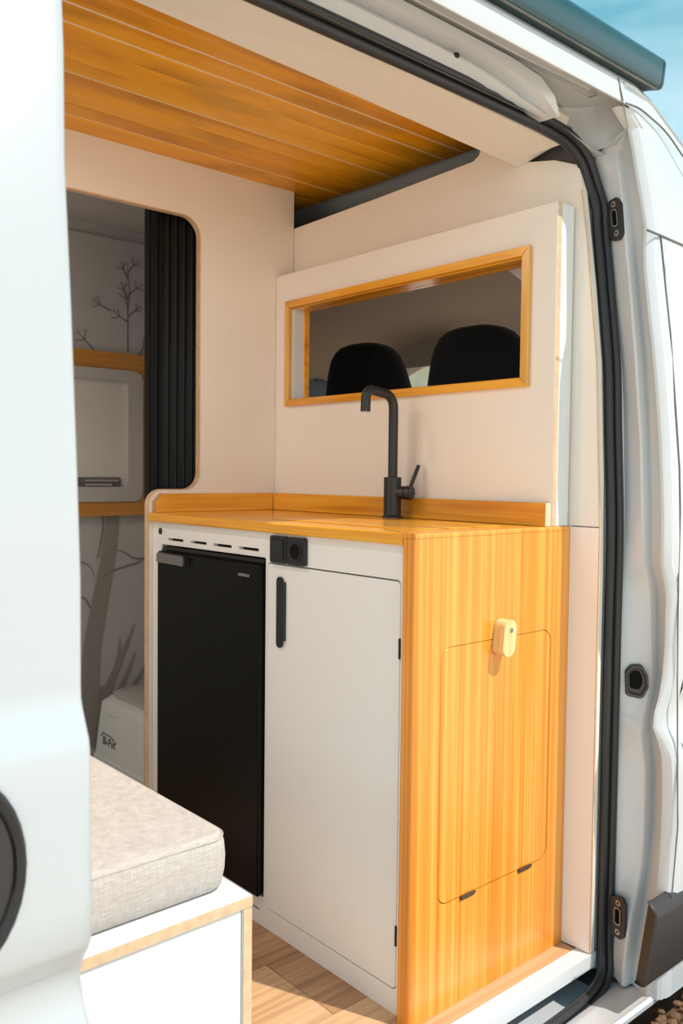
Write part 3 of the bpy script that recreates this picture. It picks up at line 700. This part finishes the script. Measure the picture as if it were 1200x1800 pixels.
# socket pair
def sockets():
    a = thing('light_switch', (0, .408, .815), 'black rocker switch plate, left one of the pair under the worktop', 'switch')
    b = thing('power_socket', (0, .347, .815), 'black round socket plate, right one of the pair under the worktop', 'socket')
    for t, y0, y1 in ((a, .3785, .4365), (b, .3185, .3765)):
        plate('cover_plate', rect(y0, y1, .8135, .8715, .006), [], 'yz', -.009, 0, 'matt_black', t, bev=.0015, seg=2)
    plate('rocker', rect(.388, .427, .821, .864, .003), [], 'yz', -.0125, -.009, 'matt_black', a, bev=.0012, seg=2)
    cy_, cz_ = .3475, .8425
    c = [(cy_+.0205*math.cos(k*math.pi/16), cz_+.0205*math.sin(k*math.pi/16)) for k in range(32)]
    ci = [(cy_+.0165*math.cos(k*math.pi/16), cz_+.0165*math.sin(k*math.pi/16)) for k in range(32)]
    plate('socket_ring', c, [ci], 'yz', -.0115, -.009, 'matt_black', b, bev=.0006)
    plate('socket_well', ci, [], 'yz', -.0095, -.0088, 'dark_gap', b)
sockets()

# fridge
fr = thing('fridge', (.1, .70, .06), 'black compartment fridge set into the white cabinet', 'fridge')
box('body', .017, .395, FY0+.004, FY1-.004, FZ0+.004, FZ1+.004, 'fridge', fr)
fd = plate('fridge_door', rect(FY0+.003, FY1-.003, FZ0+.006, FZ1-.001, .004), [], 'yz', -.0035, -.0005, 'fridge', fr)
box('door_front', -.0155, -.003, FY0+.0035, FY1-.003, FZ0+.003, FZ1-.004, 'fridge', fd, bev=.003, seg=3)
box('top_trim', -.010, .0, FY0+.001, FY1-.02, FZ1+.001, FZ1+.0085, 'black', fr, bev=.002)
lt = thing('x', (0, 0, 0), None, None); bpy.data.objects.remove(lt)
hd = box('fridge_latch', -.0275, -.0155, .772, .893, .777, .801, 'chrome', fr, bev=.002, seg=2)
box('latch_end', -.0335, -.0275, .757, .787, .7775, .8005, 'chrome', hd, bev=.002, seg=2)
text('logo_text', 'VITRIFRIGO', .0088, (-.016, .5235, .7775), (0, -1, 0), (0, 0, 1), .0003, 'logo', fd, .95)

# worktop with waterfall end
wt = thing('worktop', (.2, .48, 0), 'varnished pine worktop with a waterfall end panel down to the floor', 'worktop')
def worktop():
    # horizontal slab, nosed front edge
    prof = rnd([(-.014, .8765), (.3745, .8765), (.3745, .9), (-.014, .9)], [.004, 0, 0, .007], 5)
    plate('counter_top', prof, [], 'xz', .0325, .9575, 'pine_y', wt)
    # waterfall panel with rounded top edge, made as a rounded section in yz
    a, b = -.014, .4562
    hole_ = rect(.0575, .3945, .2035, .6875, .026, 8)
    plate('corner_post', rnd([(a, 0), (a+.012, 0), (a+.012, .0325), (a, .0325)], [.0085, 0, 0, .004], 6), [], 'xy', .0, .8905, 'pine_z', wt)
    plate('end_panel', rnd([(a+.012, 0), (b, 0), (b, .8905), (a+.012, .8905)], 0), [hole_], 'xz', .0, .0325, 'pine_z', wt)
    sec = []
    plate('end_nosing', rnd([(.0, .890), (.0325, .890), (.0325, .8998), (.0, .8998)], [0, 0, 0, .0095], 6), [], 'yz', a, b, 'pine_z', wt)
    fp = plate('flap_door', rect(.0590, .3930, .2052, .6862, .025, 8), [], 'xz', .0004, .0165, 'pine_z', wt, bev=.0007)
    plate('flap_recess', rect(.0565, .3955, .2025, .6885, .026, 8), [], 'xz', .022, .030, 'dark_gap', wt)
    for x0 in (.120, .297):
        h = box('flap_hinge', x0, x0+.040, -.0035, .002, .1985, .2035, 'hinge', fp, bev=.0008, seg=1)
        tube('hinge_pin', [(x0, -.0038, .2042), (x0+.040, -.0038, .2042)], .0026, 'hinge', h, 8)
    # turn button
    s = rnd([(-.0185, -.036), (.0185, -.036), (.0185, .036), (-.0185, .036)], .0184, 9)
    ca, sa = math.cos(R(-6)), math.sin(R(-6))
    s = [(.2235+p[0]*ca+p[1]*-sa, .6905+p[0]*sa+p[1]*ca) for p in s]
    k = plate('turn_button', s, [], 'xz', -.027, -.001, 'pine_knob', wt, bev=.002, seg=2)
    cyl('screw', (.2275, -.0262, .706), (.2275, -.0285, .706), .0042, 'steel', k, 14)
worktop()
bs = plate('backsplash', rect(.006, .9395, .9003, .9487), [], 'yz', .3748, .393, 'pine_y', bev=.001); tag(bs, 'long pine upstand along the back of the worktop behind the tap', 'upstand')
be = box('end_grain', .3752, .3926, .0052, .0062, .9005, .9483, 'pine_end', bs)
b2 = plate('backsplash', rnd([(-.002, .9003), (.3745, .9003), (.3745, .9487), (-.002, .9487)], [0, 0, 0, .0], 1)[:3]+[(.018, .9487), (-.002, .928)], [], 'xz', .9400, .9575, 'pine_x', bev=.001)
tag(b2, 'short pine upstand with a clipped corner beside the washroom doorway', 'upstand')
ed = plate('corner_edge', [(-.0022, .9005), (-.0022, .9285), (.0176, .949), (.0195, .948), (.0, .927), (.0, .9005)], [], 'xz', .9402, .9573, wood('pine_brown', 2, ((.42, .20, .08), (.5, .25, .1), (.55, .3, .13))), b2)
ed.data.materials.clear(); ed.data.materials.append(M['pine_brown'])
lid = plate('sink_cover', rect(.055, .315, .065, .52, .02), [], 'xy', .9002, .9022, 'pine_y', bev=.0006); tag(lid, 'flush pine cover let into the worktop over the sink', 'cover')

# tap
def tap():
    t = thing('kitchen_tap', (.333, .412, .9002), 'matt black angled kitchen tap standing on the worktop', 'tap')
    x, y = .333, .412
    bm = bmesh.new(); pr = [(.0, .9003), (.0255, .9003), (.0255, .9045), (.0225, .906), (.0208, .908), (.0208, .997), (.0200, .998), (.0, .998)]
    seg = 28; rg = [[bm.verts.new((x+r*math.cos(2*math.pi*k/seg), y+r*math.sin(2*math.pi*k/seg), z)) for k in range(seg)] for r, z in pr]
    for i in range(len(rg)-1):
        for k in range(seg): bm.faces.new((rg[i][k], rg[i][(k+1) % seg], rg[i+1][(k+1) % seg], rg[i+1][k]))
    bmesh.ops.remove_doubles(bm, verts=bm.verts, dist=1e-5); bm_out('body', bm, 'matt_black', t, smooth=True)
    sx, sy = -.077, -.006
    C1 = Vector((x, y, 1.1895)); C2 = Vector((x-.092, y-.005, 1.2005))
    def arc(p, q, r, n=7): return [p*(1-k/n)**2+r*2*(1-k/n)*(k/n)+q*(k/n)**2 for k in range(1, n+1)]
    dd = (C2-C1).normalized()
    P = [Vector((x, y, .995)), Vector((x, y, 1.08)), C1-Vector((0, 0, .032))]
    P += arc(P[-1], C1+dd*.032, C1); P.append(C2-dd*.022); P += arc(P[-1], C2-Vector((.002, 0, .022)), C2); P.append(Vector((x-.096, y-.006, 1.148)))
    tube('spout', P, .0113, 'matt_black', t, 18)
    cyl('aerator', (x-.096, y-.006, 1.1475), (x-.096, y-.006, 1.150), .0085, 'steel', t)
    cyl('valve_stem', (x, y, .9615), (x+.010, y-.034, .9615), .0155, 'matt_black', t, 24)
    v = cyl('valve_cap', (x+.0105, y-.036, .9615), (x+.0145, y-.050, .9615), .0168, 'matt_black', t, 26, bev=.001)
    for du in (-1, 1): cyl('index_dot', (x+.0146+du*.009, y-.0502+du*.0025, .9615-du*.006), (x+.0148+du*.009, y-.0512+du*.0025, .9615-du*.006), .0012, 'led_dot', v, 8)
    tube('lever', [(x+.016, y-.043, .974), (x+.043, y-.043, 1.026)], .0046, 'matt_black', t, 14)
tap()

# ================================================================== BENCH
be_ = thing('bench_box', (-.8, .45, 0), 'white plywood bench box with bare wood edges by the side door', 'bench')
box('bench_top', -1.5, -.3605, .001, .945, .3425, .36, 'white', be_, bev=.0006, seg=1)
box('front_panel', -1.5, -.379, .004, .019, .0005, .342, 'white', be_)
box('side_panel', -.378, -.3605, .001, .945, .0005, .3422, 'white', be_, bev=.0006, seg=1)
box('edge_band', -1.5, -.3605, -.0006, .0012, .3435, .3588, 'plyedge', be_)
box('edge_band', -.377, -.3615, -.0006, .0012, .0005, .3425, 'plyedge', be_)
def cushion():
    x0, x1, y0, y1, z0, z1 = -1.48, -.374, .040, .93, .3605, .449
    bm = bmesh.new(); prof = [(.008, 0), (.001, .006), (-.004, .03), (-.005, .05), (-.003, .072), (.0, .080), (.003, .0855), (.008, .0885)]; nz = len(prof)-1; L = [0, .004, .009, .015, .022, .03, .045, .07]
    def stations(d): return [v/d for v in L]+[.07/d+(1-.14/d)*k/12 for k in range(1, 12)]+[1-v/d for v in reversed(L)]
    US, VS = stations(x1-x0), stations(y1-y0); nx, ny = len(US)-1, len(VS)-1
    V = {}
    cx, cy_ = (x0+x1)/2, (y0+y1)/2
    def P(u, v, k):
        ins, dz = prof[k]; hx, hy = (x1-x0)/2-ins, (y1-y0)/2-ins; r = .034-ins
        x = cx+(u-.5)*2*hx; y = cy_+(v-.5)*2*hy; z = z0+dz
        e = min(min(u, 1-u)*(x1-x0), min(v, 1-v)*(y1-y0))
        if k == nz: z += .006*(1-math.exp(-e/.06))+.0022*math.sin(x*21+y*5)*math.cos(y*17)*min(1, e/.05)
        dx, dy = abs(x-cx)-(hx-r), abs(y-cy_)-(hy-r)
        if dx > 0 and dy > 0:
            f = max(dx, dy)/math.hypot(dx, dy); x = cx+(hx-r+dx*f)*(1 if x > cx else -1); y = cy_+(hy-r+dy*f)*(1 if y > cy_ else -1)
        return (x, y, z)
    def vert(i, j, k):
        if (i, j, k) not in V: V[i, j, k] = bm.verts.new(P(US[i], VS[j], k))
        return V[i, j, k]
    for i in range(nx):
        for j in range(ny):
            for k in (0, nz): bm.faces.new([vert(i, j, k), vert(i+1, j, k), vert(i+1, j+1, k), vert(i, j+1, k)])
    for k in range(nz):
        for i in range(nx):
            for j in (0, ny): bm.faces.new([vert(i, j, k), vert(i+1, j, k), vert(i+1, j, k+1), vert(i, j, k+1)])
        for j in range(ny):
            for i in (0, nx): bm.faces.new([vert(i, j, k), vert(i, j+1, k), vert(i, j+1, k+1), vert(i, j, k+1)])
    bmesh.ops.recalc_face_normals(bm, faces=bm.faces)
    o = bm_out('bench_cushion', bm, 'linen', smooth='all')
    tag(o, 'oatmeal linen seat cushion lying on the white bench', 'cushion')
    zz = .4425
    path = [(x0+.05+(x1-x0-.09)*k/20, y0+.0005-.0005*math.sin(k), zz) for k in range(21)]
    path += [(x1-.034+.0345*math.sin(a*math.pi/16), y0+.034-.0345*math.cos(a*math.pi/16), zz) for a in range(1, 9)]+[(x1+.0008, y0+.06+.05*k, zz) for k in range(16)]
    tube('piping', path, .0016, 'linen', o, 8)
cushion()

# ================================================================== WASHROOM behind the partition
ad = thing('folding_door', (.1, 1.0, 0), 'black accordion folding door drawn open at the side of the washroom doorway', 'folding door')
def accordion():
    box('lead_post', .003, .028, .982, 1.012, .004, 1.74, 'accordion', ad, bev=.003)
    box('lead_post', .031, .040, .984, 1.004, .004, 1.74, 'accordion', ad, bev=.002)
    x = .041
    for k in range(9):
        w = .0245; x0 = x+k*w
        poly = [(x0, .990), (x0+w*.82, .984), (x0+w, .992), (x0+w*.9, .999), (x0+w*.3, 1.004), (x0, 1.0)]
        plate('fold_slat', poly, [], 'xy', .006, 1.735, 'accordion', ad, bev=.0012)
accordion()
wb = box('wall_back', -2.5, .456, 1.60, 1.615, -.02, 1.86, 'bath_wall'); tag(wb, 'grey washroom wall with a printed pattern of bare branches', 'wall', kind='structure')
box('ceiling_strip', -1.5, .455, 1.585, 1.6005, 1.755, 1.76, 'bath_panel', wb)
wrr = box('wall_rear', .44, .456, .975, 1.60, 0, 1.83, 'bath_wall'); tag(wrr, 'plain grey end wall of the washroom', 'wall', kind='structure')
bf = box('floor_2', -1.5, .44, .975, 1.6, .0005, .006, 'plank_dark') if False else None
cb = box('ceiling_2', -1.5, .44, .985, 1.60, 1.80, 1.812, 'bath_panel'); tag(cb, 'pale washroom ceiling panel', 'ceiling', kind='structure')
def branches():
    bm = bmesh.new(); bd = bmesh.new()
    lay = [0]
    def stroke(b, pts, w0, w1):
        lay[0] += 1; yy = 1.5992-lay[0]*.00002
        P = spline([(p[0], 0, p[1]) for p in pts], 5); n = len(P); prev = None
        for i, p in enumerate(P):
            t = (P[min(i+1, n-1)]-P[max(i-1, 0)]).normalized(); nn = Vector((-t.z, 0, t.x)); w = w0+(w1-w0)*i/(n-1)
            a = b.verts.new((p.x+nn.x*w, yy, p.z+nn.z*w)); c = b.verts.new((p.x-nn.x*w, yy, p.z-nn.z*w))
            if prev: b.faces.new((prev[0], a, c, prev[1]))
            prev = (a, c)
    # image of bare twigs above the window
    def twig(x, z, s, up, depth):
        q = (x+math.sin(up)*s, z+math.cos(up)*s)
        stroke(bd, [(x, z), ((x+q[0])/2+random.uniform(-.1, .1)*s, (z+q[1])/2), q], .0022*(depth+1)*.45, .0018*(depth)*.45+.0006)
        if depth > 0:
            for d in (-.75, .1, .8): twig(q[0], q[1], s*random.uniform(.42, .62), up+d+random.uniform(-.2, .2), depth-1)
    stroke(bd, [(.262, 1.40), (.262, 1.49), (.262, 1.55), (.268, 1.60), (.262, 1.66), (.26, 1.70)], .003, .001)
    for x, z, u in ((.262, 1.50, -1.1), (.262, 1.52, .9), (.266, 1.575, -.6), (.266, 1.59, .8), (.262, 1.64, -.5), (.261, 1.66, .6), (.262, 1.54, -.2)): twig(x, z, .035, u, 2)
    twig(.14, 1.395, .045, -.8, 2); twig(.30, 1.395, .04, .5, 2); twig(.20, 1.53, .04, -1.2, 2)
    # trunk and aloe like leaves below
    stroke(bm, [(.205, .862), (.20, .80), (.185, .70), (.165, .60), (.145, .50), (.13, .40), (.125, .25), (.13, .1)], .022, .034)
    stroke(bd, [(.168, .862), (.172, .83), (.16, .76), (.15, .72)], .003, .002)
    stroke(bd, [(.07, .70), (.10, .71), (.13, .69), (.14, .66)], .0025, .001)
    stroke(bd, [(.165, .655), (.20, .675), (.26, .69), (.30, .70), (.335, .725)], .003, .002)
    stroke(bd, [(.20, .745), (.24, .74), (.28, .715), (.32, .71)], .001, .003)
    stroke(bd, [(.09, .60), (.11, .59), (.125, .56)], .002, .003)
    for pts, w in (([(.10, .12), (.17, .25), (.235, .38), (.285, .49)], .024), ([(.14, .16), (.19, .28), (.225, .38), (.232, .455)], .016), ([(.20, .22), (.25, .31), (.29, .40)], .013), ([(.22, .20), (.28, .28), (.36, .38)], .014), ([(.08, .1), (.13, .22), (.17, .30)], .018)):
        stroke(bm, pts, w, .001)
    for n, b, m in (('printed_leaves', bm, 'bath_wall_print'), ('printed_twigs', bd, 'print_dark')):
        me = bpy.data.meshes.new(n); b.to_mesh(me); b.free(); link(n, me, m, wb)
branches()
bw = thing('washroom_window', (.1, 1.58, .86), 'washroom window hatch in an orange wood surround on the far wall', 'window')
WX0, WX1 = -.45, .345
plate('surround', rect(WX0, WX1, .860, 1.392, .01), [rect(WX0+.06, .301, .905, 1.338, .035)], 'xz', 1.572, 1.5995, 'bath_wood', bw)
plate('inner_frame', rect(WX0+.062, .300, .906, 1.337, .033), [rect(WX0+.13, .245, .955, 1.30, .02)], 'xz', 1.565, 1.599, 'bath_panel', bw, bev=.004, seg=2)
plate('blind_panel', rect(WX0+.12, .25, .945, 1.31), [], 'xz', 1.588, 1.598, mat('blind', (.7, .66, .62), .6), bw)
lt = box('latch_bar', .03, .225, 1.575, 1.588, .948, .985, mat('latchgrey', (.13, .13, .13), .5), bw, bev=.003)
box('latch_slide', .10, .19, 1.570, 1.576, .958, .966, 'trim_grey', lt)
box('latch_slide', .10, .215, 1.570, 1.576, .972, .979, 'trim_grey', lt)
tl = thing('portable_toilet', (.32, 1.35, 0), 'pale grey plastic portable toilet box on the washroom floor', 'toilet')
def toilet():
    def ring(x0, x1, y0, y1, z, r): return [(p[0], p[1], z) for p in rect(x0, x1, y0, y1, r, 6)]
    def loftc(name, rs, m):
        rows = [r+[r[0]] for r in rs]; o = loft(name, rows, m, tl); return o
    c = lambda e, z, r=.04: ring(.125-e*.0-(.02-e*.02 if z < .1 else 0)+(.0), .50+e, 1.14-e, 1.535+e*.3, z, r)
    bm_rows = [ring(.100, .52, 1.12, 1.55, .003, .03), ring(.103, .52, 1.122, 1.548, .10, .03), ring(.108, .515, 1.125, 1.545, .105, .03), ring(.122, .505, 1.135, 1.535, .262, .035), ring(.124, .503, 1.137, 1.533, .270, .035), ring(.14, .49, 1.15, 1.52, .287, .05), ring(.20, .44, 1.2, 1.47, .292, .05), ring(.3, .32, 1.3, 1.32, .292, .005)]
    loftc('tank', bm_rows, 'toilet')
    lid_rows = [ring(.145, .485, 1.155, 1.515, .287, .07), ring(.143, .487, 1.153, 1.517, .300, .07), ring(.155, .47, 1.165, 1.505, .307, .07), ring(.25, .38, 1.25, 1.42, .311, .05), ring(.31, .32, 1.32, 1.33, .311, .003)]
    loftc('lid', lid_rows, 'toilet_lid')
    box('latch_lip', .1175, .1235, 1.395, 1.475, .2395, .2455, 'toilet', tl, bev=.002)
    text('logo_text', 'Bi-Pot', .036, (.1115, 1.435, .155), (0, -1, 0), (.07, 0, 1), .0005, 'logo_dark', tl, .95)
    tube('logo_arc', [(.1118, 1.49, .166), (.1125, 1.475, .181), (.1125, 1.455, .176), (.1118, 1.425, .178), (.1118, 1.39, .162)], .0012, 'logo_dark', tl, 6)
toilet()

# ================================================================== CAB seen through the window
def seat(x, y, wdt, label):
    s = thing('cab_seat', (x, y, 0.0), label, 'seat', 'cab seats seen through the window')
    rows = []
    H = [(.62, .205, .08, 0), (.80, .215, .075, .0), (1.0, .212, .07, .0), (1.12, .205, .068, 0), (1.20, .196, .066, 0), (1.28, .181, .062, .002), (1.34, .164, .058, .004), (1.38, .145, .055, .006), (1.405, .122, .050, .008), (1.42, .094, .044, .010), (1.428, .06, .032, .01), (1.431, .02, .012, .01)]
    for z, w, d, o in H:
        w *= wdt; r = []
        for k in range(25):
            a = 2*math.pi*k/24; ca, sa = math.cos(a), math.sin(a)
            sx = d*abs(ca)**.7*(1 if ca > 0 else -1); sy = w*abs(sa)**.6*(1 if sa > 0 else -1)
            r.append((x+sx+(z-1.0)*-.10, y+sy+o, z))
        rows.append(r)
    loft('backrest', rows, 'seatcloth', s)
    box('seat_base', x-.02, x+.50, y-.22, y+.22, .42, .62, 'seatcloth', s, bev=.04, seg=3)
    box('seat_box', x, x+.42, y-.20, y+.20, 0, .42, 'moulding', s, bev=.01)
    tube('back_seam', [(x-.085+(z-1.0)*-.0, y-.095, z) for z in (1.0, 1.15, 1.3, 1.38)], .002, 'black', s, 6)
seat(.865, 1.045, 1.0, 'black cab seat backrest nearer the far side, left one in the window')
seat(.865, .570, 1.02, 'black cab seat backrest behind the right end of the window')
box('cab_floor', .476, 1.75, -.03, 1.68, -.03, 0, 'trim_grey', van)
def cab():
    rows = []
    for n in range(15):
        x = .50+n*(1.52-.50)/14; k = n/14
        zc = 1.575+.012*math.sin(k*math.pi)-.095*max(0, (k-.72)/.28)**1.8
        r = []
        for y, dz in ((-.05, -.22), (.02, -.14), (.10, -.07), (.22, -.02), (.45, 0), (.82, .012), (1.2, 0), (1.42, -.03), (1.53, -.09), (1.58, -.18), (1.62, -.30)):
            r.append((x, y, zc+dz*(1-.35*k)))
        rows.append(r)
    loft('cab_headliner', rows, 'headliner', van, solid=.008)
    plate('rear_header', [(.05, 1.40), (.205, 1.457), (.30, 1.532), (.45, 1.63), (.05, 1.63)], [], 'yz', .545, .56, 'laminate', van)
    # windscreen
    g = [[(1.50+(1.48-z)*.8, y, z) for y in (.0, .5, 1.0, 1.6)] for z in (.90, 1.2, 1.48)]
    loft('windscreen', g, 'glass', van)
    plate('dashboard', rnd([(1.38, .55), (1.85, .55), (1.95, .80), (1.47, .955), (1.43, .96), (1.38, .93)], [0, 0, 0, .01, .02, .02], 4), [], 'xz', .0, 1.64, 'trim_grey', van)
    for y0, y1 in ((1.14, 1.58), (.10, .56)):
        v = thing('sun_visor', (1.42, (y0+y1)/2, 1.44), 'grey sun visor folded against the headliner, '+('left of the two' if y0 > 1 else 'right of the two'), 'sun visor')
        bm = bmesh.new(); sh = rnd([(y0, 1.437), (y1, 1.437), (y1, 1.565), (y0, 1.565)], .02, 5)
        A = [bm.verts.new((1.425-(p[1]-1.44)*.25, p[0], p[1]-.0)) for p in sh]; B = [bm.verts.new((1.443-(p[1]-1.44)*.25, p[0], p[1])) for p in sh]
        bm.faces.new(A); bm.faces.new(B[::-1])
        for k in range(len(sh)): e = (k+1) % len(sh); bm.faces.new((A[k], A[e], B[e], B[k]))
        bm_out('visor_flap', bm, 'visor', v, bev=.003); cyl('visor_pivot', (1.42, y1-.02, 1.56), (1.42, y0+.03, 1.56), .005, 'trim_grey', v)
    tube('mirror_arm', [(1.40, 1.10, 1.312), (1.40, 1.60, 1.312)], .006, 'black', van, 8)
    # driver side trim with dark window frame
    box('door_trim', .60, 1.5, 1.675, 1.69, .0, 1.0, 'trim_grey', van)
    tube('window_frame', spline([(.55, 1.60, 1.42), (.75, 1.605, 1.425), (.95, 1.61, 1.41), (1.15, 1.62, 1.36), (1.3, 1.625, 1.29), (1.42, 1.63, 1.2)], 5), .016, 'black', van, 10)
    box('window_shade', .66, 1.50, 1.600, 1.612, .75, 1.375, 'black', van, bev=.004)
    box('belt_pillar', .58, .70, 1.60, 1.64, .0, 1.43, 'black', van, bev=.01)
cab()
